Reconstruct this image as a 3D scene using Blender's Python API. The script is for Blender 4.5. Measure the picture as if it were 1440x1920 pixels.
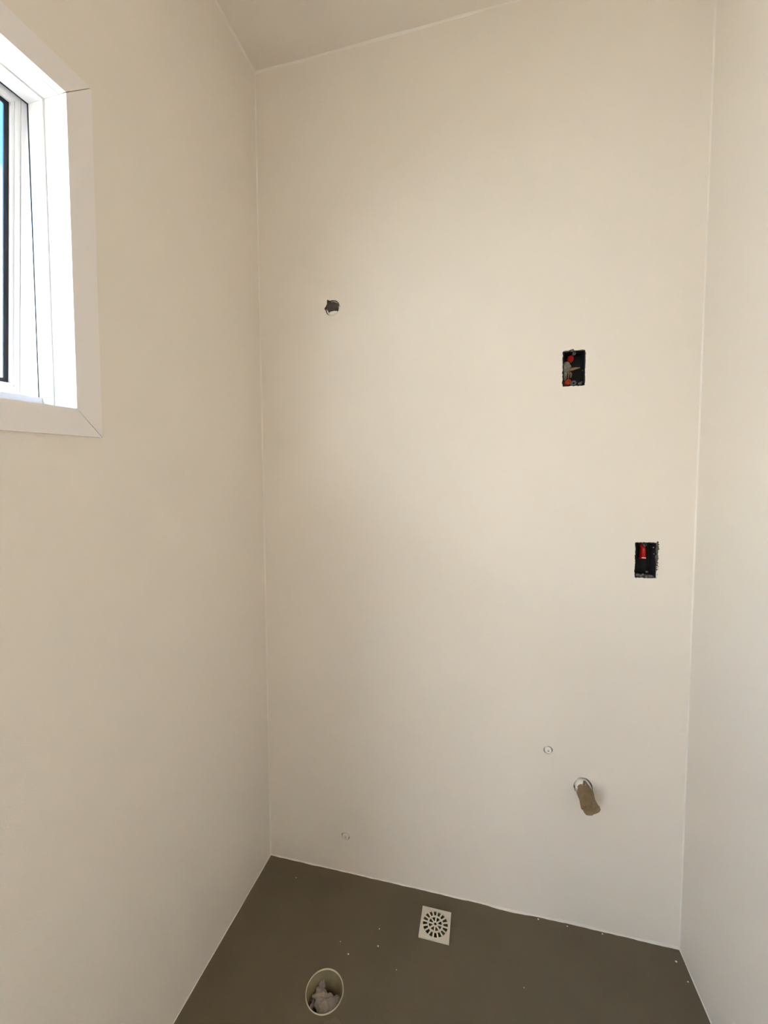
import bpy, bmesh, math, random
from mathutils import Vector, Matrix, noise
from mathutils.geometry import tessellate_polygon

for o in list(bpy.data.objects):
    bpy.data.objects.remove(o)
scene = bpy.context.scene
COL = scene.collection
PI = math.pi

# ------------------------------------------------------------------ camera
W, H = 1.306, 2.70                 # back wall width, ceiling height (metres)
YF = -2.75                         # inner face of the wall behind the camera
cam_data = bpy.data.cameras.new('camera')
cam = bpy.data.objects.new('camera', cam_data)
COL.objects.link(cam)
scene.camera = cam
cam_data.sensor_fit = 'HORIZONTAL'
cam_data.sensor_width = 36.0
cam_data.lens = 36.0 * 756.0 / 1440.0
cam_data.clip_start = 0.01
_a, _b, _c = math.radians(13.67), math.radians(-3.14), math.radians(0.23)
R = Matrix.Rotation(_a, 3, 'Z') @ Matrix.Rotation(_b, 3, 'X') @ Matrix.Rotation(_c, 3, 'Y')
r_, f_, u_ = R.col[0], R.col[1], R.col[2]
cam.matrix_world = Matrix((
    (r_[0], u_[0], -f_[0], 0.739),
    (r_[1], u_[1], -f_[1], -1.265),
    (r_[2], u_[2], -f_[2], 1.330),
    (0, 0, 0, 1)))

# ------------------------------------------------------------------ world
world = bpy.data.worlds.new('sky')
scene.world = world
world.use_nodes = True
nt = world.node_tree
nt.nodes.clear()
tc = nt.nodes.new('ShaderNodeTexCoord')
sep = nt.nodes.new('ShaderNodeSeparateXYZ')
ramp = nt.nodes.new('ShaderNodeValToRGB')
bg = nt.nodes.new('ShaderNodeBackground')
out = nt.nodes.new('ShaderNodeOutputWorld')
nt.links.new(tc.outputs['Generated'], sep.inputs[0])
nt.links.new(sep.outputs['Z'], ramp.inputs[0])
nt.links.new(ramp.outputs[0], bg.inputs[0])
nt.links.new(bg.outputs[0], out.inputs[0])
cr = ramp.color_ramp
cr.elements[0].position = 0.0
cr.elements[0].color = (1.0, 0.975, 0.955, 1)
cr.elements[1].position = 0.95
cr.elements[1].color = (0.012, 0.12, 0.32, 1)
for pos, c in ((0.32, (1.0, 0.97, 0.95)), (0.41, (0.35, 0.55, 0.72)), (0.50, (0.02, 0.20, 0.42))):
    e = cr.elements.new(pos)
    e.color = (*c, 1)
bg.inputs[1].default_value = 1.6

# sun high behind the house, so none of it falls through the window
sun_data = bpy.data.lights.new('sun_offscreen', 'SUN')
sun_data.energy = 2.2
sun_data.angle = math.radians(0.6)
sun_data.color = (1.0, 0.96, 0.90)
sun = bpy.data.objects.new('sun_offscreen', sun_data)
COL.objects.link(sun)
sun.rotation_euler = Vector((-0.55, 0.25, -1.0)).to_track_quat('-Z', 'Y').to_euler()

vs = scene.view_settings
vs.view_transform = 'Standard'
vs.look = 'None'
vs.gamma = 1.0
vs.use_curve_mapping = False
vs.exposure = 4.08
scene.cycles.max_bounces = 16
scene.cycles.diffuse_bounces = 10


# ------------------------------------------------------------------ materials
def material(name, color, rough=0.6, spec=0.3, metal=0.0, noise_amt=0.0, noise_scale=8.0,
             bump=0.0, bump_scale=200.0, color2=None, detail=4.0):
    m = bpy.data.materials.new(name)
    m.use_nodes = True
    n = m.node_tree
    b = n.nodes['Principled BSDF']
    b.inputs['Base Color'].default_value = (*color, 1)
    b.inputs['Roughness'].default_value = rough
    b.inputs['Specular IOR Level'].default_value = spec
    b.inputs['Metallic'].default_value = metal
    if noise_amt or bump:
        t = n.nodes.new('ShaderNodeTexCoord')
    if noise_amt:
        ns = n.nodes.new('ShaderNodeTexNoise')
        ns.inputs['Scale'].default_value = noise_scale
        ns.inputs['Detail'].default_value = detail
        n.links.new(t.outputs['Object'], ns.inputs['Vector'])
        mr = n.nodes.new('ShaderNodeMapRange')
        mr.inputs['From Min'].default_value = 0.3
        mr.inputs['From Max'].default_value = 0.7
        mr.inputs['To Min'].default_value = 0.0
        mr.inputs['To Max'].default_value = noise_amt
        n.links.new(ns.outputs['Fac'], mr.inputs['Value'])
        mx = n.nodes.new('ShaderNodeMix')
        mx.data_type = 'RGBA'
        mx.inputs['A'].default_value = (*color, 1)
        c2 = color2 or tuple(v * 0.8 for v in color)
        mx.inputs['B'].default_value = (*c2, 1)
        n.links.new(mr.outputs['Result'], mx.inputs['Factor'])
        n.links.new(mx.outputs['Result'], b.inputs['Base Color'])
    if bump:
        nb = n.nodes.new('ShaderNodeTexNoise')
        nb.inputs['Scale'].default_value = bump_scale
        nb.inputs['Detail'].default_value = 3.0
        n.links.new(t.outputs['Object'], nb.inputs['Vector'])
        bp = n.nodes.new('ShaderNodeBump')
        bp.inputs['Strength'].default_value = bump
        bp.inputs['Distance'].default_value = 0.002
        n.links.new(nb.outputs['Fac'], bp.inputs['Height'])
        n.links.new(bp.outputs['Normal'], b.inputs['Normal'])
    return m


M = {}
M['paint'] = material('wall_paint', (0.77, 0.712, 0.64), rough=0.6, spec=0.25, noise_amt=0.25, noise_scale=2.2,
                      color2=(0.755, 0.695, 0.618), bump=0.12, bump_scale=420)
M['ceiling'] = material('ceiling_paint', (0.77, 0.712, 0.64), rough=0.7, spec=0.2, noise_amt=0.4, noise_scale=3.0,
                        color2=(0.755, 0.695, 0.618), bump=0.12, bump_scale=380)
M['plaster'] = material('plaster_seam', (0.79, 0.74, 0.68), rough=0.6, spec=0.25, bump=0.3, bump_scale=160)
M['cement'] = material('floor_cement', (0.145, 0.118, 0.080), rough=0.75, spec=0.3, noise_amt=0.55, noise_scale=5.5,
                       color2=(0.112, 0.090, 0.060), bump=0.35, bump_scale=260, detail=8)
M['patch'] = material('cement_patch', (0.17, 0.142, 0.10), rough=0.8, spec=0.2, noise_amt=0.6, noise_scale=40,
                      color2=(0.135, 0.11, 0.075), bump=0.4, bump_scale=260)
M['alu'] = material('white_aluminium', (0.78, 0.755, 0.75), rough=0.35, spec=0.5, bump=0.03, bump_scale=300)
M['casing'] = material('white_casing', (0.80, 0.755, 0.735), rough=0.45, spec=0.4, bump=0.05, bump_scale=260)
M['rubber'] = material('black_rubber', (0.012, 0.012, 0.018), rough=0.55, spec=0.3, bump=0.1)
M['boxplastic'] = material('black_box_plastic', (0.015, 0.015, 0.016), rough=0.55, spec=0.2, bump=0.1, bump_scale=150)
M['lug'] = material('grey_lug', (0.10, 0.095, 0.095), rough=0.5, spec=0.4, bump=0.1)
M['mortar'] = material('grey_mortar', (0.16, 0.14, 0.125), rough=0.9, spec=0.1, noise_amt=0.8, noise_scale=120,
                       color2=(0.05, 0.045, 0.04), bump=0.6, bump_scale=500)
M['darkmortar'] = material('dark_mortar', (0.17, 0.15, 0.135), rough=0.9, spec=0.1, noise_amt=0.8, noise_scale=150,
                           color2=(0.02, 0.018, 0.017), bump=0.6, bump_scale=500)
M['red'] = material('red_conduit', (0.50, 0.004, 0.003), rough=0.35, spec=0.5, noise_amt=0.4, noise_scale=90,
                    color2=(0.36, 0.004, 0.003))
M['orange'] = material('orange_conduit', (0.50, 0.055, 0.012), rough=0.4, spec=0.5, noise_amt=0.5, noise_scale=90,
                       color2=(0.30, 0.02, 0.006))
M['tan'] = material('tan_wire', (0.30, 0.17, 0.08), rough=0.5, spec=0.3, noise_amt=0.5, noise_scale=120,
                    color2=(0.14, 0.07, 0.03))
M['debris'] = material('grey_paper', (0.27, 0.24, 0.20), rough=0.85, spec=0.1, noise_amt=0.6, noise_scale=90,
                       color2=(0.06, 0.05, 0.04), bump=0.8, bump_scale=300)
M['pvc'] = material('white_pvc', (0.80, 0.77, 0.72), rough=0.35, spec=0.4, noise_amt=0.3, noise_scale=60,
                    color2=(0.7, 0.66, 0.6), bump=0.05)
M['pvc_rim'] = material('cream_pvc', (0.62, 0.56, 0.43), rough=0.4, spec=0.4, noise_amt=0.4, noise_scale=40,
                        color2=(0.45, 0.40, 0.29), bump=0.1)
M['plug'] = material('taupe_plug', (0.10, 0.085, 0.072), rough=0.75, spec=0.2, noise_amt=0.7, noise_scale=70,
                     color2=(0.055, 0.045, 0.038), bump=0.5, bump_scale=300)
M['kraft'] = material('brown_paper', (0.235, 0.16, 0.088), rough=0.7, spec=0.25, noise_amt=0.6, noise_scale=60,
                      color2=(0.165, 0.11, 0.06), bump=0.3, bump_scale=150)
M['grate'] = material('white_grate_plastic', (0.72, 0.67, 0.57), rough=0.5, spec=0.4, noise_amt=0.5, noise_scale=50,
                      color2=(0.60, 0.55, 0.45), bump=0.1)
M['bag'] = material('crumpled_paper', (0.44, 0.385, 0.345), rough=0.7, spec=0.2, noise_amt=0.5, noise_scale=30,
                    color2=(0.28, 0.24, 0.21), bump=0.3, bump_scale=120)
M['olive'] = material('stained_pvc', (0.26, 0.22, 0.13), rough=0.5, spec=0.3, noise_amt=0.7, noise_scale=30,
                      color2=(0.12, 0.10, 0.06), bump=0.1)
M['drop'] = material('paint_splash', (0.80, 0.77, 0.70), rough=0.5, spec=0.3, bump=0.1)
M['ground'] = material('dry_ground', (0.45, 0.39, 0.30), rough=0.95, spec=0.1, noise_amt=0.6, noise_scale=1.2,
                       color2=(0.37, 0.32, 0.24), bump=0.4, bump_scale=20)
M['outer'] = material('outdoor_render', (0.80, 0.79, 0.77), rough=0.9, spec=0.1, noise_amt=0.4, noise_scale=1.5,
                      color2=(0.74, 0.73, 0.71), bump=0.4, bump_scale=60)
g = bpy.data.materials.new('window_glass')
g.use_nodes = True
n = g.node_tree
n.nodes.clear()
o_ = n.nodes.new('ShaderNodeOutputMaterial')
mix = n.nodes.new('ShaderNodeMixShader')
tr = n.nodes.new('ShaderNodeBsdfTransparent')
tr.inputs[0].default_value = (0.90, 0.95, 0.96, 1)
gl = n.nodes.new('ShaderNodeBsdfGlossy')
gl.inputs['Roughness'].default_value = 0.02
mix.inputs[0].default_value = 0.06
n.links.new(tr.outputs[0], mix.inputs[1])
n.links.new(gl.outputs[0], mix.inputs[2])
n.links.new(mix.outputs[0], o_.inputs[0])
M['glass'] = g


# ------------------------------------------------------------------ helpers
def mesh_obj(name, bm, mat, parent=None, smooth=False):
    bmesh.ops.recalc_face_normals(bm, faces=bm.faces)
    me = bpy.data.meshes.new(name)
    bm.to_mesh(me)
    bm.free()
    me.materials.append(M[mat])
    if smooth:
        for p in me.polygons:
            p.use_smooth = True
    ob = bpy.data.objects.new(name, me)
    COL.objects.link(ob)
    if parent is not None:
        ob.parent = parent
        ob.matrix_parent_inverse = parent_inv(parent)
    return ob


def parent_inv(p):
    m = p.matrix_basis.copy()
    q = p.parent
    while q is not None:
        m = q.matrix_basis @ (p.matrix_parent_inverse if False else Matrix()) @ m
        q = q.parent
    return m.inverted()


def empty(name, loc):
    e = bpy.data.objects.new(name, None)
    e.empty_display_size = 0.05
    e.location = loc
    COL.objects.link(e)
    return e


def tag(o, label, cat, group=None):
    o['label'] = label
    o['category'] = cat
    if group:
        o['group'] = group
    return o


def structure(o, label=None):
    o['kind'] = 'structure'
    if label:
        o['label'] = label
    return o


def box(bm, x0, x1, y0, y1, z0, z1, fn=None):
    vs_ = []
    for x in (x0, x1):
        for y in (y0, y1):
            for z in (z0, z1):
                p = Vector((x, y, z))
                vs_.append(bm.verts.new(fn(p) if fn else p))
    for f in ((0, 1, 3, 2), (4, 6, 7, 5), (0, 4, 5, 1), (2, 3, 7, 6), (0, 2, 6, 4), (1, 5, 7, 3)):
        bm.faces.new([vs_[i] for i in f])


def prism(bm, poly, fn, d0, d1):
    """poly: 2D loop; fn(u, v, d) -> point; solid between depth d0 and d1"""
    a = [bm.verts.new(fn(u, v, d0)) for u, v in poly]
    b = [bm.verts.new(fn(u, v, d1)) for u, v in poly]
    bm.faces.new(a)
    bm.faces.new(b[::-1])
    k = len(poly)
    for i in range(k):
        j = (i + 1) % k
        bm.faces.new((a[i], a[j], b[j], b[i]))


def plate(bm, outer, holes, fn, thick, pocket=None):
    """slab with holes. pocket[i] = None: hole goes through, else depth of a closed pocket"""
    pocket = pocket or [None] * len(holes)
    loops = [outer] + holes
    flat = [p for l in loops for p in l]
    tris = tessellate_polygon([[Vector((u, v, 0)) for u, v in l] for l in loops])
    front = [bm.verts.new(fn(u, v, 0.0)) for u, v in flat]
    for t in tris:
        try:
            bm.faces.new([front[i] for i in t])
        except ValueError:
            pass
    back_loops = [outer] + [h for h, p in zip(holes, pocket) if p is None]
    bflat = [p for l in back_loops for p in l]
    back = [bm.verts.new(fn(u, v, thick)) for u, v in bflat]
    for t in tessellate_polygon([[Vector((u, v, 0)) for u, v in l] for l in back_loops]):
        try:
            bm.faces.new([back[i] for i in t])
        except ValueError:
            pass
    k = len(outer)
    for i in range(k):
        j = (i + 1) % k
        bm.faces.new((front[i], front[j], back[j], back[i]))
    fo, bo = k, k
    for h, p in zip(holes, pocket):
        k = len(h)
        fr = front[fo:fo + k]
        fo += k
        if p is None:
            bk = back[bo:bo + k]
            bo += k
        else:
            bk = [bm.verts.new(fn(u, v, p)) for u, v in h]
            bm.faces.new(bk)
        for i in range(k):
            j = (i + 1) % k
            bm.faces.new((fr[i], fr[j], bk[j], bk[i]))


def rect(u0, u1, v0, v1):
    return [(u0, v0), (u1, v0), (u1, v1), (u0, v1)]


def circle(cu, cv, r, k=32, a0=0.0):
    return [(cu + r * math.cos(a0 + 2 * PI * i / k), cv + r * math.sin(a0 + 2 * PI * i / k)) for i in range(k)]


def ragged_rect(u0, u1, v0, v1, amp, seed, step=0.004):
    rnd = random.Random(seed)
    pts = []
    for (a, b) in (((u0, v0), (u1, v0)), ((u1, v0), (u1, v1)), ((u1, v1), (u0, v1)), ((u0, v1), (u0, v0))):
        L = math.hypot(b[0] - a[0], b[1] - a[1])
        k = max(2, int(L / step))
        for i in range(k):
            t = i / k
            nx, ny = (b[1] - a[1]) / L, -(b[0] - a[0]) / L
            d = amp * rnd.random()
            pts.append((a[0] + (b[0] - a[0]) * t + nx * d, a[1] + (b[1] - a[1]) * t + ny * d))
    return pts


def tube(bm, pts, radii, k=20, cap0=True, cap1=True, ref=Vector((0, 0, 1)), squash=None):
    rings = []
    for i, p in enumerate(pts):
        p = Vector(p)
        if i == 0:
            d = Vector(pts[1]) - p
        elif i == len(pts) - 1:
            d = p - Vector(pts[-2])
        else:
            d = Vector(pts[i + 1]) - Vector(pts[i - 1])
        d.normalize()
        rf = ref if abs(d.dot(ref)) < 0.95 else Vector((1, 0, 0))
        s = d.cross(rf).normalized()
        t = s.cross(d).normalized()
        r = radii[i] if isinstance(radii, (list, tuple)) else radii
        rings.append([bm.verts.new(p + s * (r * math.cos(2 * PI * j / k)) + t * (r * math.sin(2 * PI * j / k)))
                      for j in range(k)])
    for a, b in zip(rings[:-1], rings[1:]):
        for j in range(k):
            bm.faces.new((a[j], a[(j + 1) % k], b[(j + 1) % k], b[j]))
    if cap0:
        bm.faces.new(rings[0])
    if cap1:
        bm.faces.new(rings[-1][::-1])
    return rings


def pipe(bm, c, axis, r_out, r_in, length, k=32):
    """hollow pipe starting at c and running along axis"""
    c, axis = Vector(c), Vector(axis).normalized()
    rf = Vector((0, 0, 1)) if abs(axis.z) < 0.9 else Vector((1, 0, 0))
    s = axis.cross(rf).normalized()
    t = s.cross(axis).normalized()
    rings = []
    for r, d in ((r_out, 0), (r_out, length), (r_in, length), (r_in, 0)):
        rings.append([bm.verts.new(c + axis * d + s * r * math.cos(2 * PI * j / k) + t * r * math.sin(2 * PI * j / k))
                      for j in range(k)])
    for i in range(4):
        a, b = rings[i], rings[(i + 1) % 4]
        for j in range(k):
            bm.faces.new((a[j], a[(j + 1) % k], b[(j + 1) % k], b[j]))


def lump(bm, c, size, amp, freq, seed, sub=3, rot=None):
    ret = bmesh.ops.create_icosphere(bm, subdivisions=sub, radius=1.0)
    off = Vector((seed * 3.7, seed * 1.9, seed * 5.3))
    for v in ret['verts']:
        d = v.co.normalized()
        k = 1.0 + amp * noise.noise(d * freq + off) + amp * 0.5 * abs(noise.noise(d * freq * 2.3 + off))
        q = Vector((d.x * size[0], d.y * size[1], d.z * size[2])) * k
        if rot is not None:
            q = rot @ q
        v.co = Vector(c) + q


def back_fn(u, v, d):      # u = x, v = z, depth into the wall
    return Vector((u, d, v))


# ------------------------------------------------------------------ outside ground
bm = bmesh.new()
gx = [-60, -20, -6, 8, 25]
gy = [-40, -15, -4, 6, 20, 40]
vv = [[bm.verts.new((x, y, -0.35)) for y in gy] for x in gx]
for i in range(len(gx) - 1):
    for j in range(len(gy) - 1):
        bm.faces.new((vv[i][j], vv[i + 1][j], vv[i + 1][j + 1], vv[i][j + 1]))
structure(mesh_obj('ground', bm, 'ground'), 'dry sandy ground outside the room')

# ------------------------------------------------------------------ room shell
# back wall with its openings (u = x, v = z)
rnd = random.Random(5)
BX1 = (0.9610, 1.0190, 1.6250, 1.7230)      # upper socket opening
BX2 = (1.1610, 1.2140, 1.0800, 1.1790)      # lower socket opening
hole_box1 = ragged_rect(BX1[0], BX1[1], BX1[2], BX1[3], 0.0022, 3)
hole_box2 = ragged_rect(BX2[0], BX2[1], BX2[2], BX2[3], 0.0022, 8)
# ragged round opening high on the wall
HC = (0.2625, 1.9190)
hole_round = []
for i in range(44):
    a = 2 * PI * i / 44
    r = 0.0255 + 0.0018 * noise.noise(Vector((math.cos(a) * 4, math.sin(a) * 4, 2.0)))
    if abs(a - math.radians(123)) < 0.24:
        r += 0.010 * (1 - abs(a - math.radians(123)) / 0.24)
    if abs(a - math.radians(178)) < 0.2:
        r += 0.004 * (1 - abs(a - math.radians(178)) / 0.2)
    hole_round.append((HC[0] + r * math.cos(a), HC[1] + r * math.sin(a)))
# opening round the wash basin waste pipe
PC = (1.0400, 0.4410)
hole_waste = []
for i in range(36):
    a = 2 * PI * i / 36
    r = 0.0265 + 0.0020 * noise.noise(Vector((math.cos(a) * 3, math.sin(a) * 3, 7.0)))
    if 60 < math.degrees(a) < 125:
        r += 0.0025
    hole_waste.append((PC[0] + r * math.cos(a), PC[1] + r * math.sin(a)))
CAP1 = (0.9405, 0.5410)
CAP2 = (0.2900, 0.1320)
hole_cap1 = circle(CAP1[0], CAP1[1], 0.0132, 24)
hole_cap2 = circle(CAP2[0], CAP2[1], 0.0150, 24)
bm = bmesh.new()
plate(bm, rect(-0.088, W + 0.12, -0.15, H + 0.12),
      [hole_box1, hole_box2, hole_round, hole_waste, hole_cap1, hole_cap2], back_fn, 0.16,
      [0.062, 0.062, 0.055, 0.05, 0.012, 0.012])
wall_back = structure(mesh_obj('wall_back', bm, 'paint'), 'off-white painted wall with open pipe and socket holes')

# left wall with the window opening (u = y, v = z)
SH = 0.055


def shear(p):
    return Vector((p.x, p.y + 0.011 * (p.z - 1.76), p.z + SH * (p.y + 0.64)))


YR, YL = -0.659, -1.259              # window reveal, far side and near side
ZB, ZT = 1.484, 2.047
WT = 0.084                           # thickness of the left wall


def left_fn(u, v, d):
    return Vector((-d, u, v))


op = [(YR + 0.014, ZB - 0.014), (YL - 0.014, ZB - 0.014), (YL - 0.014, ZT + 0.014), (YR + 0.014, ZT + 0.014)]
op = [(u, v + SH * (u + 0.64)) for u, v in op]
bm = bmesh.new()
DY0, DY1, DH = -1.80, -2.42, 2.12    # unseen doorway behind the camera, added to let in more daylight
plate(bm, [(0.0, -0.15), (DY0, -0.15), (DY0, DH), (DY1, DH), (DY1, -0.15), (YF - 0.12, -0.15), (YF - 0.12, H + 0.12),
           (0.0, H + 0.12)], [op], left_fn, WT)
wall_left = structure(mesh_obj('wall_left', bm, 'paint'), 'off-white painted wall with the small window')

bm = bmesh.new()
box(bm, W, W + 0.12, YF - 0.12, 0.0, -0.15, H + 0.12)
wall_right = structure(mesh_obj('wall_right', bm, 'paint'), 'plain off-white painted wall')

# wall behind the camera
bm = bmesh.new()
plate(bm, [(0.0, -0.15), (W, -0.15), (W, H + 0.12), (0.0, H + 0.12)], [],
      lambda u, v, d: Vector((u, YF - d, v)), 0.12)
wall_front = structure(mesh_obj('wall_front', bm, 'paint'))
# frame of the doorway added in the left wall for fill light
added_door = structure(empty('added_door_1', (-0.04, (DY0 + DY1) / 2, 0.0)))
for (a, b, c, d) in ((DY0 - 0.03, DY0, 0.0, DH), (DY1, DY1 + 0.03, 0.0, DH), (DY1 + 0.03, DY0 - 0.03, DH - 0.03, DH)):
    bm = bmesh.new()
    box(bm, -WT - 0.004, 0.004, a, b, c, d)
    mesh_obj('added_door_frame', bm, 'casing', added_door)

# unseen canopy added to keep blue sky light out of that doorway
bm = bmesh.new()
box(bm, -1.15, -WT - 0.001, -2.95, -1.50, 2.22, 2.30)
structure(mesh_obj('added_canopy', bm, 'outer'))

# white wall added outside the window to block light from the low sky
bm = bmesh.new()
box(bm, -3.4, -3.2, -9.0, 9.0, -0.35, 2.95)
added_wall = structure(mesh_obj('added_white_wall', bm, 'outer'), 'plain white wall added outside the window to block low sky light')

bm = bmesh.new()
plate(bm, rect(0.0, W, YF, 0.0), [], lambda u, v, d: Vector((u, v, H + d)), 0.12)
ceiling = structure(mesh_obj('ceiling', bm, 'ceiling'), 'flat off-white ceiling')

# floor with the openings for floor drain and toilet pipe (u = x, v = y)
DC = (0.6118, -0.1000)
TP = (0.3440, -0.3310)
TR = 0.0500
bm = bmesh.new()
plate(bm, rect(0.0, W, YF - 0.12, 0.0), [rect(DC[0] - 0.0455, DC[0] + 0.0455, DC[1] - 0.0455, DC[1] + 0.0455),
                                         circle(TP[0], TP[1], TR + 0.0006, 48)],
      lambda u, v, d: Vector((u, v, -d)), 0.22, [0.05, 0.15])
floor = structure(mesh_obj('floor', bm, 'cement'), 'bare grey-brown cement floor')


# plaster bead where back wall and floor meet, and seams along the other wall joints
def bead(name, path, size_fn, e1, e2, mat='plaster', steps=120):
    """irregular triangular fillet along a straight joint. e1, e2: directions of the two faces"""
    bm = bmesh.new()
    a, b = Vector(path[0]), Vector(path[1])
    e1, e2 = Vector(e1), Vector(e2)
    rings = []
    for i in range(steps + 1):
        t = i / steps
        p = a.lerp(b, t)
        s1, s2 = size_fn(t)
        mid = p + e1 * s1 * 0.42 + e2 * s2 * 0.42
        rings.append([bm.verts.new(q) for q in (p, p + e1 * s1, mid, p + e2 * s2)])
    for r0, r1 in zip(rings[:-1], rings[1:]):
        for j in range(4):
            bm.faces.new((r0[j], r0[(j + 1) % 4], r1[(j + 1) % 4], r1[j]))
    bm.faces.new(rings[0])
    bm.faces.new(rings[-1][::-1])
    return structure(mesh_obj(name, bm, mat))


def nz(t, f, s):
    return noise.noise(Vector((t * f, s, 0.3)))


bead('trim_2', ((0, 0, 0), (W, 0, 0)),
     lambda t: (0.0018 + 0.0014 * nz(t, 17, 1) + 0.0012 * nz(t, 60, 2) + (0.004 if t > 0.42 else 0.001) * (0.5 + nz(t, 7, 5)) ** 2,
                0.0026 + 0.0016 * nz(t, 23, 3) + (0.009 if t > 0.42 else 0.002) * (0.5 + nz(t, 7, 6)) ** 2),
     (0, -1, 0), (0, 0, 1))
bead('trim_3', ((0, 0, 0), (0, 0, H)), lambda t: (0.004 + 0.0012 * nz(t, 14, 1), 0.003 + 0.001 * nz(t, 18, 2)),
     (0, -1, 0), (1, 0, 0))
bead('trim_4', ((W, 0, 0), (W, 0, H)), lambda t: (0.004 + 0.0012 * nz(t, 14, 4), 0.003 + 0.001 * nz(t, 18, 5)),
     (0, -1, 0), (-1, 0, 0))
bead('trim_5', ((0, 0, H), (W, 0, H)),
     lambda t: (0.005 + 0.004 * nz(t, 9, 7), 0.004 + 0.004 * nz(t, 6, 8) + 0.002 * nz(t, 20, 9)),
     (0, -1, 0), (0, 0, -1))
bead('trim_6', ((0, 0, H), (0, YF, H)), lambda t: (0.005 + 0.002 * nz(t, 15, 3), 0.005 + 0.002 * nz(t, 15, 6)),
     (1, 0, 0), (0, 0, -1))
bead('trim_7', ((0, 0, 0), (0, YF, 0)), lambda t: (0.002 + 0.0008 * nz(t, 30, 3), 0.002 + 0.0008 * nz(t, 30, 6)),
     (1, 0, 0), (0, 0, 1))
bead('trim_8', ((W, 0, 0), (W, YF, 0)), lambda t: (0.002 + 0.0008 * nz(t, 30, 8), 0.003 + 0.0012 * nz(t, 30, 9)),
     (-1, 0, 0), (0, 0, 1))

# ------------------------------------------------------------------ window_1
win = structure(empty('window_1', (-0.04, -0.96, ZB)), 'small white top-hung window, tilted slightly open')


def ring_boards(x0, x1, y0, y1, z0, z1, w, names, mat, parent, gap=0.0, fn=shear):
    """four mitred boards round the rectangle y0>y1, z0<z1 (inner edge), width w outward"""
    g2 = gap / 2
    Y0, Y1, Z0, Z1 = y0 + w, y1 - w, z0 - w, z1 + w
    polys = [
        [(y0, z0 + g2), (Y0, Z0 + g2), (Y0, Z1 - g2), (y0, z1 - g2)],
        [(y0 - g2, z1), (Y0 - g2, Z1), (Y1 + g2, Z1), (y1 + g2, z1)],
        [(y1, z1 - g2), (Y1, Z1 - g2), (Y1, Z0 + g2), (y1, z0 + g2)],
        [(y1 + g2, z0), (Y1 + g2, Z0), (Y0 - g2, Z0), (y0 - g2, z0)]]
    res = []
    for nm, poly in zip(names, polys):
        b = bmesh.new()
        prism(b, poly, lambda u, v, d: fn(Vector((d, u, v))), x0, x1)
        res.append(mesh_obj(nm, b, mat, parent))
    return res


C4 = ['casing_board'] * 4
boards = ring_boards(0.0, 0.006, YR, YL, ZB, ZT, 0.050, C4, 'casing', win, gap=0.0018)
# inner return of the casing, jamb lining, stop bead, fixed frame
ring_boards(-0.010, -0.0001, YR, YL, ZB, ZT, 0.0035, ['casing_return'] * 4, 'casing', win, gap=0.0004)
ring_boards(-0.048, -0.0125, YR + 0.0015, YL - 0.0015, ZB - 0.0015, ZT + 0.0015, 0.010, ['jamb'] * 4, 'alu', win, gap=0.0003)
ring_boards(-0.054, -0.0482, YR - 0.0015, YL + 0.0015, ZB + 0.0045, ZT - 0.001, 0.012, ['stop_bead'] * 4, 'alu', win, gap=0.0003)
ring_boards(-0.084, -0.0542, YR + 0.0005, YL - 0.0005, ZB + 0.009, ZT + 0.0005, 0.0135, ['frame_bar'] * 4, 'alu', win, gap=0.0003)
b = bmesh.new()
box(b, -0.0845, -0.076, YL + 0.0005, YR - 0.0005, ZB + 0.0092, ZB + 0.0245, shear)
mesh_obj('frame_upstand', b, 'alu', win)
ring_boards(-0.0885, -0.0842, YR + 0.001, YL - 0.001, ZB + 0.012, ZT + 0.001, 0.006, ['frame_gasket'] * 4, 'rubber', win, gap=0.0)

# opening sash, hung at the top, swung a few degrees outwards
SWING = math.radians(3.4)
HX, HZ = -0.0895, ZT + 0.022
sash = empty('sash', (0, 0, 0))
sash.parent = win
sash.location = Vector((HX, -0.96, HZ)) - win.location


def swing(p):
    dx, dz = p.x - HX, p.z - HZ
    c, s = math.cos(SWING), math.sin(SWING)
    return shear(Vector((HX + dx * c + dz * s, p.y, HZ - dx * s + dz * c)))


def sash_part(objs):
    for ob in objs:
        ob.parent = sash
        ob.matrix_parent_inverse = Matrix.Translation(-(Vector((HX, -0.96, HZ))))


SYR, SYL, SZB, SZT = -0.650, -1.268, ZB + 0.020, ZT + 0.018      # outer edge of the sash
n4 = ['sash_stile', 'sash_rail', 'sash_stile', 'sash_rail']
ins = 0.015
sash_part(ring_boards(HX - 0.022, HX, SYR - ins, SYL + ins, SZB + ins, SZT - ins, ins, n4, 'alu', None, 0.0003, swing))
ins2 = 0.0245
sash_part(ring_boards(HX - 0.022, HX - 0.0012, SYR - ins2, SYL + ins2, SZB + ins2, SZT - ins2, ins2 - ins - 0.0006,
                      ['inner_stile', 'inner_rail', 'inner_stile', 'inner_rail'], 'alu', None, 0.0003, swing))
ins3 = 0.0305
sash_part(ring_boards(HX - 0.012, HX - 0.003, SYR - ins3, SYL + ins3, SZB + ins3, SZT - ins3, ins3 - ins2 - 0.0002,
                      ['glazing_bead'] * 4, 'alu', None, 0.0003, swing))
ins4 = 0.0385
sash_part(ring_boards(HX - 0.0105, HX - 0.0075, SYR - ins4, SYL + ins4, SZB + ins4, SZT - ins4, ins4 - ins3 - 0.0002,
                      ['glass_gasket'] * 4, 'rubber', None, 0.0, swing))
b = bmesh.new()
box(b, HX - 0.0135, HX - 0.0107, SYL + ins4 - 0.004, SYR - ins4 + 0.004, SZB + ins4 - 0.004, SZT - ins4 + 0.004, swing)
sash_part([mesh_obj('glass', b, 'glass')])

# ------------------------------------------------------------------ black socket boxes in the back wall


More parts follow.
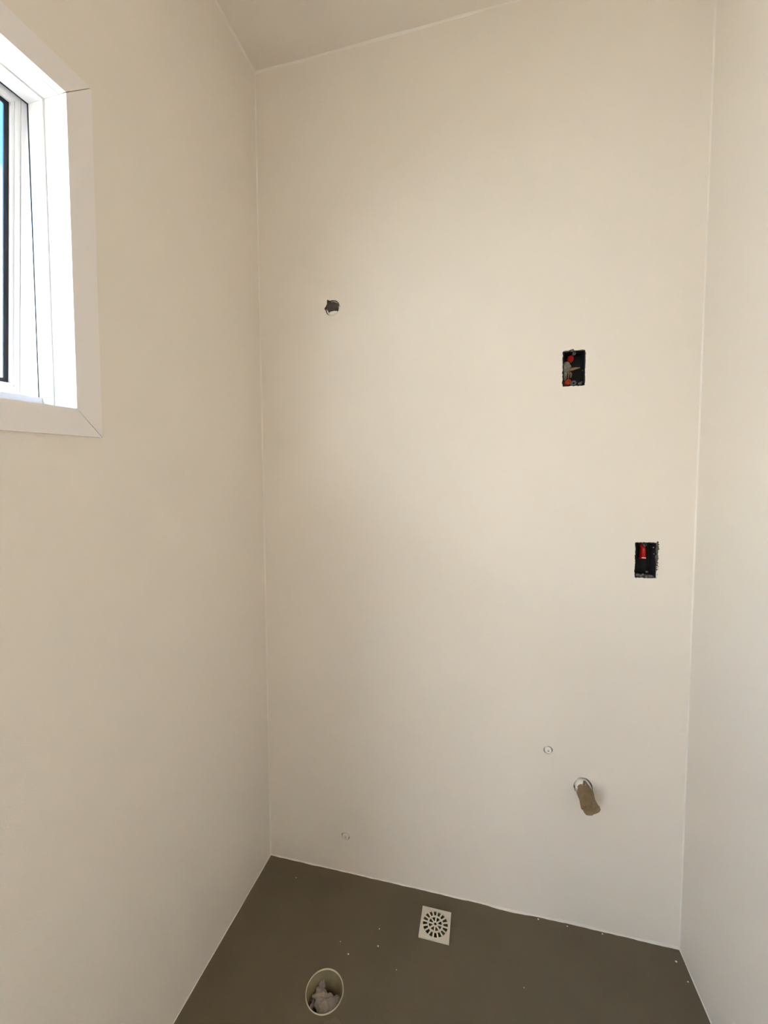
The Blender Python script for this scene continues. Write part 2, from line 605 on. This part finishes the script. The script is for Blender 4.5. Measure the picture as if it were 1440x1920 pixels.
def socket_box(rc, label, seed):
    x0, x1, z0, z1 = rc
    t = empty('electrical_box', ((x0 + x1) / 2, 0.03, z0))
    tag(t, label, 'electrical box', 'open boxes in the back wall')
    b = bmesh.new()
    # tray: hollow black box, open to the room
    o = rect(x0 + 0.0004, x1 - 0.0004, z0 + 0.0004, z1 - 0.0004)
    i = rect(x0 + 0.0022, x1 - 0.0022, z0 + 0.0022, z1 - 0.0022)
    of = [b.verts.new((u, 0.0012, v)) for u, v in o]
    fi = [b.verts.new((u, 0.0012, v)) for u, v in i]
    ob = [b.verts.new((u, 0.050, v)) for u, v in o]
    ib = [b.verts.new((u, 0.048, v)) for u, v in i]
    for k in range(4):
        j = (k + 1) % 4
        b.faces.new((of[k], of[j], fi[j], fi[k]))
        b.faces.new((of[k], of[j], ob[j], ob[k]))
        b.faces.new((fi[k], fi[j], ib[j], ib[k]))
    b.faces.new(ob)
    b.faces.new(ib)
    mesh_obj('box_body', b, 'boxplastic', t)
    return t


def conduit(name, p0, p1, r, mat, parent, ribs=7, k=18):
    """corrugated conduit end"""
    p0, p1 = Vector(p0), Vector(p1)
    pts, rad = [], []
    for i in range(ribs * 4 + 1):
        tt = i / (ribs * 4)
        pts.append(p0.lerp(p1, tt))
        rad.append(r * (1.0 if i % 4 in (1, 2) else 0.84))
    b = bmesh.new()
    rings = tube(b, pts, rad, k, cap0=True, cap1=False)
    d = (p1 - p0).normalized()
    # hollow mouth
    inner = [b.verts.new(v.co + (p1 - v.co) * 0.25) for v in rings[-1]]
    deep = [b.verts.new(v.co - d * r * 0.8) for v in inner]
    for j in range(k):
        b.faces.new((rings[-1][j], rings[-1][(j + 1) % k], inner[(j + 1) % k], inner[j]))
        b.faces.new((inner[j], inner[(j + 1) % k], deep[(j + 1) % k], deep[j]))
    b.faces.new(deep)
    return mesh_obj(name, b, mat, parent, smooth=False)


def screw_lug(c, r, parent):
    b = bmesh.new()
    pipe(b, (c[0], 0.003, c[1]), (0, 1, 0), r, r * 0.5, 0.010, 16)
    return mesh_obj('screw_lug', b, 'lug', parent)


def crumbs(name, spots, mat, parent, seed):
    rr = random.Random(seed)
    for (x, y, z, s) in spots:
        b = bmesh.new()
        lump(b, (x, y, z), (s, s * 0.7, s * rr.uniform(0.6, 1.0)), 0.45, 1.6, seed + rr.random() * 9, sub=2)
        mesh_obj(name, b, mat, parent)


# upper box
t1 = socket_box(BX1, 'black box with orange conduit, tan wire and grey paper stuffed inside', 1)
x0, x1, z0, z1 = BX1
conduit('red_conduit', (x0 + 0.0245, 0.034, z1 - 0.0160), (x0 + 0.0240, 0.020, z1 - 0.0140), 0.0085, 'red', t1, 3)
conduit('orange_conduit', (x0 + 0.009, 0.040, z0 + 0.010), (x0 + 0.018, 0.010, z0 + 0.015), 0.0092, 'orange', t1, 5)
b = bmesh.new()
lump(b, (x0 + 0.0110, 0.011, z0 + 0.0560), (0.0108, 0.007, 0.0125), 0.55, 2.2, 4.0, 3)
mesh_obj('paper_wad', b, 'debris', t1)
b = bmesh.new()
lump(b, (x0 + 0.0080, 0.011, z0 + 0.0340), (0.0062, 0.006, 0.0095), 0.8, 2.6, 6.0, 3)
mesh_obj('paper_wad', b, 'debris', t1)
b = bmesh.new()
tube(b, [(x0 + 0.015, 0.020, z0 + 0.046), (x0 + 0.024, 0.011, z0 + 0.049), (x0 + 0.036, 0.008, z0 + 0.0505),
         (x0 + 0.047, 0.008, z0 + 0.0515)], [0.0032, 0.0042, 0.0030, 0.0008], 10)
mesh_obj('tan_wire', b, 'tan', t1, True)
b = bmesh.new()
tube(b, [(x0 + 0.016, 0.020, z0 + 0.046), (x0 + 0.0185, 0.010, z0 + 0.038), (x0 + 0.0175, 0.009, z0 + 0.030),
         (x0 + 0.0165, 0.012, z0 + 0.024)], [0.0028, 0.0026, 0.0024, 0.0022], 10)
mesh_obj('tan_wire', b, 'tan', t1, True)
b = bmesh.new()
tube(b, [(x0 + 0.022, 0.018, z0 + 0.044), (x0 + 0.0245, 0.010, z0 + 0.036), (x0 + 0.0235, 0.012, z0 + 0.026)],
     [0.0020, 0.0022, 0.0018], 10)
mesh_obj('tan_wire', b, 'tan', t1, True)
screw_lug((x0 + 0.0300, z0 + 0.0085), 0.0070, t1)
screw_lug((x0 + 0.0300, z1 - 0.0065), 0.0045, t1)
crumbs('mortar_and_glint', [(x1 - 0.011, 0.006, z0 + 0.0055, 0.0050), (x1 - 0.006, 0.005, z0 + 0.011, 0.0028),
                        (x0 + 0.024, 0.0000, z1 + 0.0012, 0.0042), (x0 + 0.018, 0.0000, z1 + 0.0008, 0.0028),
                        (x0 + 0.0095, 0.001, z1 - 0.0012, 0.0020), (x1 - 0.006, 0.0005, z0 + 0.041, 0.0015)],
       'mortar', t1, 2)

# lower box
t2 = socket_box(BX2, 'black box holding a red conduit, grey mortar along its lower edge', 2)
x0, x1, z0, z1 = BX2
b = bmesh.new()
tube(b, [(x0 + 0.0295, 0.046, z1 - 0.0105), (x0 + 0.0295, 0.038, z1 - 0.0110), (x0 + 0.0295, 0.034, z1 - 0.0220),
         (x0 + 0.0295, 0.033, z1 - 0.0500)], [0.0070, 0.0082, 0.0086, 0.0088], 18)
mesh_obj('red_conduit', b, 'red', t2, True)
b = bmesh.new()
lump(b, (x0 + 0.0300, 0.0245, z1 - 0.0465), (0.0055, 0.0020, 0.0016), 0.6, 2.0, 3.0, 2)
mesh_obj('plastic_burr', b, 'pvc', t2)
screw_lug((x0 + 0.0245, z1 - 0.0060), 0.0046, t2)
crumbs('mortar_and_glint', [(x0 + 0.006, 0.006, z0 + 0.0055, 0.0072), (x0 + 0.014, 0.004, z0 + 0.0030, 0.0062),
                        (x0 + 0.020, 0.005, z0 + 0.0060, 0.0050), (x0 + 0.030, 0.004, z0 + 0.0020, 0.0060),
                        (x0 + 0.038, 0.005, z0 + 0.0026, 0.0062), (x0 + 0.045, 0.005, z0 + 0.0035, 0.0050)],
       'darkmortar', t2, 4)
crumbs('mortar_and_glint', [(x0 + 0.034, 0.010, z0 + 0.0150, 0.0036)], 'mortar', t2, 5)
crumbs('mortar_and_glint', [(x0 + 0.0215, 0.003, z0 + 0.0095, 0.0013),
                        (x1 - 0.004, 0.012, z1 - 0.014, 0.0012), (x1 - 0.003, 0.010, z1 - 0.032, 0.0015)], 'pvc', t2, 6)  # small pale crumbs imitate glints inside the box
# chipped mortar edge along the right side of that opening
rr = random.Random(21)
for i in range(13):
    zz = z1 + 0.002 - i * 0.0064
    b = bmesh.new()
    s = rr.uniform(0.0024, 0.0046) * (1.0 if i < 9 else 0.6)
    lump(b, (x1 + 0.0012 + rr.uniform(-0.0008, 0.0012), 0.0004, zz), (s, 0.0014, s * 1.15), 0.5, 1.8, i + 30, 2)
    mesh_obj('mortar_and_glint', b, 'mortar', t2)
for i in range(6):
    zz = z1 - 0.062 - rr.random() * 0.028
    b = bmesh.new()
    lump(b, (x1 + rr.uniform(0.002, 0.0055), 0.0, zz), (0.0010, 0.0007, 0.0011), 0.4, 1.8, i + 60, 1)
    mesh_obj('mortar_and_glint', b, 'darkmortar', t2)

# ------------------------------------------------------------------ ragged pipe outlet high on the wall
t3 = empty('pipe_outlet', (HC[0], 0.02, HC[1] - 0.026))
tag(t3, 'ragged round pipe outlet high on the back wall, dark plug inside', 'pipe outlet')
b = bmesh.new()
k = len(hole_round)
la = [b.verts.new((HC[0] + (u - HC[0]) * 0.985, 0.0008, HC[1] + (v - HC[1]) * 0.985)) for u, v in hole_round]
lb = [b.verts.new((HC[0] + (u - HC[0]) * 0.985, 0.0540, HC[1] + (v - HC[1]) * 0.985)) for u, v in hole_round]
for j in range(k):
    b.faces.new((la[j], la[(j + 1) % k], lb[(j + 1) % k], lb[j]))
b.faces.new(lb)
mesh_obj('cavity', b, 'mortar', t3)
PO = (HC[0] + 0.0006, HC[1] - 0.0006)
b = bmesh.new()
pipe(b, (PO[0], 0.0030, PO[1]), (0, 1, 0), 0.0232, 0.0192, 0.045, 36)
mesh_obj('pipe_end', b, 'pvc', t3, True)
b = bmesh.new()
lump(b, (HC[0] - 0.0015, 0.0060, HC[1] + 0.0070), (0.0235, 0.0065, 0.0165), 0.22, 2.2, 2.0, 3)
mesh_obj('plug', b, 'plug', t3)
b = bmesh.new()
lump(b, (HC[0] - 0.0125, 0.0035, HC[1] + 0.0165), (0.0085, 0.0055, 0.0070), 0.3, 1.5, 5.0, 3)
mesh_obj('notch_shade_lump', b, 'plug', t3)  # dark lump stands in for the shade in the deep notch
b = bmesh.new()
lump(b, (HC[0] + 0.0020, 0.0060, HC[1] - 0.0125), (0.0150, 0.0040, 0.0065), 0.2, 1.6, 8.0, 3)
mesh_obj('plaster_lip', b, 'pvc', t3)

# ------------------------------------------------------------------ threaded plugs
def wall_plug(c, r, label, mat, seed, hr):
    t = empty('threaded_plug', (c[0], 0.0, c[1] - r))
    tag(t, label, 'plug')
    b = bmesh.new()
    # flange with rounded edge and a square socket in the middle
    prof = [(r * 0.98, 0.010), (r * 0.98, -0.0030), (r * 0.90, -0.0046), (r * 0.62, -0.0050), (r * 0.42, -0.0046),
            (r * 0.36, 0.0030), (0.0001, 0.0034)]
    rings = [[b.verts.new((c[0] + pr * math.cos(2 * PI * j / 24), py, c[1] + pr * math.sin(2 * PI * j / 24)))
              for j in range(24)] for pr, py in prof]
    for a_, b_ in zip(rings[:-1], rings[1:]):
        for j in range(24):
            b.faces.new((a_[j], a_[(j + 1) % 24], b_[(j + 1) % 24], b_[j]))
    mesh_obj('plug_body', b, mat, t, True)
    b = bmesh.new()
    pipe(b, (c[0], -0.0062, c[1]), (0, 1, 0), r * 0.46, r * 0.26, 0.004, 6)
    mesh_obj('plug_socket', b, mat, t)
    # thread of sealing tape and dabs of paint round it
    b = bmesh.new()
    k = 30
    rr_ = random.Random(seed)
    ring_o = [(hr + 0.0005 + 0.0020 * rr_.random()) for _ in range(k)]
    vo = [b.verts.new((c[0] + ring_o[j] * math.cos(2 * PI * j / k), -0.0001, c[1] + ring_o[j] * math.sin(2 * PI * j / k)))
          for j in range(k)]
    vm = [b.verts.new((c[0] + hr * math.cos(2 * PI * j / k), -0.0016, c[1] + hr * math.sin(2 * PI * j / k)))
          for j in range(k)]
    vi = [b.verts.new((c[0] + hr * 0.96 * math.cos(2 * PI * j / k), 0.0020, c[1] + hr * 0.96 * math.sin(2 * PI * j / k)))
          for j in range(k)]
    for j in range(k):
        j2 = (j + 1) % k
        b.faces.new((vo[j], vo[j2], vm[j2], vm[j]))
        b.faces.new((vm[j], vm[j2], vi[j2], vi[j]))
    mesh_obj('paint_ring', b, 'plaster', t, True)
    return t


wall_plug(CAP1, 0.0100, 'small white round plug above the brown-wrapped waste pipe', 'pvc', 3, 0.0132)
wall_plug(CAP2, 0.0112, 'small paint-covered plug low on the back wall near the floor', 'plaster', 9, 0.0150)

# ------------------------------------------------------------------ basin waste pipe with brown paper
t4 = empty('waste_pipe', (PC[0], 0.0, PC[1] - 0.024))
tag(t4, 'white waste pipe stub on the back wall, mouth wrapped in brown paper', 'waste pipe')
b = bmesh.new()
pipe(b, (PC[0], 0.045, PC[1]), (0, -1, 0), 0.0225, 0.0200, 0.069, 36)
mesh_obj('pipe_stub', b, 'pvc', t4, True)
# wrapped paper: faceted sleeve, flared at its end
prof = [(-0.018, 0.0228), (-0.028, 0.0226), (-0.040, 0.0215), (-0.052, 0.0208), (-0.064, 0.0215), (-0.074, 0.0222)]
k = 24
corners = ((205, 0.10), (258, 0.34), (338, 0.48), (75, 0.06), (140, 0.04))     # folds that stick out at the paper's end


def flare(a, w):
    d = math.degrees(a)
    e = 0.0
    for c, h in corners:
        dd = abs((d - c + 180) % 360 - 180)
        e = max(e, h * max(0.0, 1 - dd / 38.0))
    return 1 + e * w


def wrap_ring(b, i, y, r, w, shrink=1.0):
    ring = []
    for j in range(k):
        a = 2 * PI * j / k
        q = r * flare(a, w) * shrink * (1 + 0.035 * noise.noise(Vector((j * 0.9, i * 0.8, 1.5))))
        yy = y
        if i == 0:      # torn mouth, with one long tongue towards the wall
            yy = y + 0.005 * noise.noise(Vector((j * 0.8, 3.1, 0))) + (0.014 if j in (5, 6) else 0.0)
        if i >= 5:
            yy = y + 0.006 * noise.noise(Vector((math.cos(a) * 1.6, math.sin(a) * 1.6, 9.0)))
        ring.append(b.verts.new((PC[0] + q * math.cos(a), yy, PC[1] + q * math.sin(a))))
    return ring


b = bmesh.new()
rings = [wrap_ring(b, i, y, r, max(0.0, (i - 2) / 3.0)) for i, (y, r) in enumerate(prof)]
rings.append(wrap_ring(b, 5, -0.0725, 0.0215, 1.0, 0.62))
for a_, b_ in zip(rings[:-1], rings[1:]):
    for j in range(k):
        b.faces.new((a_[j], a_[(j + 1) % k], b_[(j + 1) % k], b_[j]))
mesh_obj('paper_wrap', b, 'kraft', t4)
b = bmesh.new()
rim = wrap_ring(b, 5, -0.0728, 0.0215, 0.5, 0.66)
mid = wrap_ring(b, 7, -0.0700, 0.0100, 0.2)
ctr = b.verts.new((PC[0], -0.0715, PC[1]))
for j in range(k):
    b.faces.new((rim[j], rim[(j + 1) % k], mid[(j + 1) % k], mid[j]))
    b.faces.new((mid[j], mid[(j + 1) % k], ctr))
mesh_obj('paper_end', b, 'kraft', t4)

# ------------------------------------------------------------------ floor drain
t5 = empty('floor_drain', (DC[0], DC[1], 0.0))
tag(t5, 'square cream plastic floor drain with round slotted grate', 'floor drain')
RG = 0.0398


def flat_fn(u, v, d):
    return Vector((DC[0] + u, DC[1] + v, 0.0045 - d))


bm = bmesh.new()
plate(bm, rect(-0.0450, 0.0450, -0.0450, 0.0450), [circle(0, 0, RG + 0.0003, 64)], flat_fn, 0.006)
mesh_obj('drain_frame', bm, 'grate', t5)


def sector(r0, r1, a, half0, half1, k=4):
    """annular sector; half-widths in metres at r0 and r1"""
    h0, h1 = half0 / r0, half1 / r1
    p = [(r1 * math.cos(a - h1 + 2 * h1 * i / k), r1 * math.sin(a - h1 + 2 * h1 * i / k)) for i in range(k + 1)]
    p += [(r0 * math.cos(a + h0 - 2 * h0 * i / k), r0 * math.sin(a + h0 - 2 * h0 * i / k)) for i in range(k + 1)]
    return p


A16 = math.radians(97.0)
slots = [sector(0.0245, 0.0378, A16 + i * PI / 8, 0.0029, 0.0051) for i in range(16)]
slots += [sector(0.0082, 0.0197, A16 + 0.24 + i * PI / 4, 0.0010, 0.0057) for i in range(8)]
slots.append(circle(0, 0, 0.0042, 16))
bm = bmesh.new()
plate(bm, circle(0, 0, RG, 64), slots, lambda u, v, d: flat_fn(u, v, d + 0.0002), 0.0014)
mesh_obj('drain_grate', bm, 'grate', t5)
bm = bmesh.new()
pipe(bm, (DC[0], DC[1], -0.0020), (0, 0, -1), 0.0425, 0.0400, 0.040, 40)
mesh_obj('drain_sump', bm, 'olive', t5)
bm = bmesh.new()
prism(bm, circle(0, 0, 0.0398, 32), lambda u, v, d: Vector((DC[0] + u, DC[1] + v, -0.040 - d)), 0.0, 0.002)
mesh_obj('sump_bottom', bm, 'olive', t5)

# ------------------------------------------------------------------ toilet soil pipe in the floor
t6 = empty('soil_pipe', (TP[0], TP[1], -0.14))
tag(t6, 'open round soil pipe set flush into the cement floor', 'pipe')
bm = bmesh.new()
pipe(bm, (TP[0], TP[1], -0.145), (0, 0, 1), TR, TR - 0.0016, 0.1470, 56)
mesh_obj('pipe_wall', bm, 'pvc_rim', t6, True)
bm = bmesh.new()
pipe(bm, (TP[0], TP[1], -0.140), (0, 0, 1), TR - 0.0017, TR - 0.0026, 0.1385, 56)
mesh_obj('grimy_lining', bm, 'olive', t6, True)
bm = bmesh.new()
prism(bm, circle(TP[0], TP[1], TR - 0.003, 40), lambda u, v, d: Vector((u, v, -0.142 - d)), 0.0, 0.002)
mesh_obj('pipe_bottom', bm, 'olive', t6)


def crumple(bm, c, size, seed, amp=0.5, freq=1.6, sub=4, lim=TR - 0.004):
    lump(bm, c, size, amp, freq, seed, sub)
    for v in bm.verts:
        # folds of the paper, kept inside the pipe
        q = v.co * 42
        v.co.z += 0.006 * (abs(noise.noise(q + Vector((seed, 0, 0)))) - 0.2)
        d = Vector((v.co.x - TP[0], v.co.y - TP[1]))
        if d.length > lim:
            d = d.normalized() * lim
            v.co.x, v.co.y = TP[0] + d.x, TP[1] + d.y


wad = empty('crumpled_paper', (TP[0], TP[1], -0.10))
tag(wad, 'whitish crumpled paper stuffed into the round soil pipe', 'paper')
for (c, sz, sd, am) in (((0.352, -0.339, -0.036), (0.0270, 0.0170, 0.012), 3.0, 0.45),
                        ((0.332, -0.316, -0.046), (0.0260, 0.0170, 0.016), 7.0, 0.60),
                        ((0.368, -0.318, -0.044), (0.0140, 0.0130, 0.012), 15.0, 0.5),
                        ((0.312, -0.345, -0.040), (0.0040, 0.0120, 0.010), 11.0, 0.5),
                        ((0.320, -0.292, -0.040), (0.0075, 0.0120, 0.014), 13.0, 0.5)):
    bm = bmesh.new()
    crumple(bm, c, sz, sd, am)
    mesh_obj('paper_fold', bm, 'bag', wad)

# lighter cement patch beside the pipe
bm = bmesh.new()
pts = []
for i in range(28):
    a = 2 * PI * i / 28
    r = 0.034 * (1 + 0.35 * noise.noise(Vector((math.cos(a) * 1.5, math.sin(a) * 1.5, 3.3))))
    pts.append((TP[0] + 0.044 + r * math.cos(a) * 0.75, TP[1] - 0.078 + r * math.sin(a)))
prism(bm, pts, lambda u, v, d: Vector((u, v, d)), 0.0, 0.0008)
p_ = mesh_obj('cement_patch', bm, 'patch', floor)

# white paint splashes left on the floor
for i, (x, y, s) in enumerate(((0.920, -0.0090, 0.0026), (1.003, -0.0095, 0.0020), (1.101, -0.0080, 0.0024),
                               (1.2824, -0.0373, 0.0030), (1.2913, -0.0834, 0.0022), (0.3778, -0.2352, 0.0026),
                               (0.456, -0.1956, 0.0024), (0.130, -0.060, 0.0018), (0.345, -0.21, 0.0016),
                               (0.448, -0.150, 0.0020), (0.52, -0.24, 0.0014), (0.86, -0.20, 0.0016))):
    bm = bmesh.new()
    lump(bm, (x, y, 0.0002), (s, s * 0.8, 0.0008), 0.4, 1.5, i + 3, 1)
    mesh_obj('paint_splash', bm, 'drop', floor)
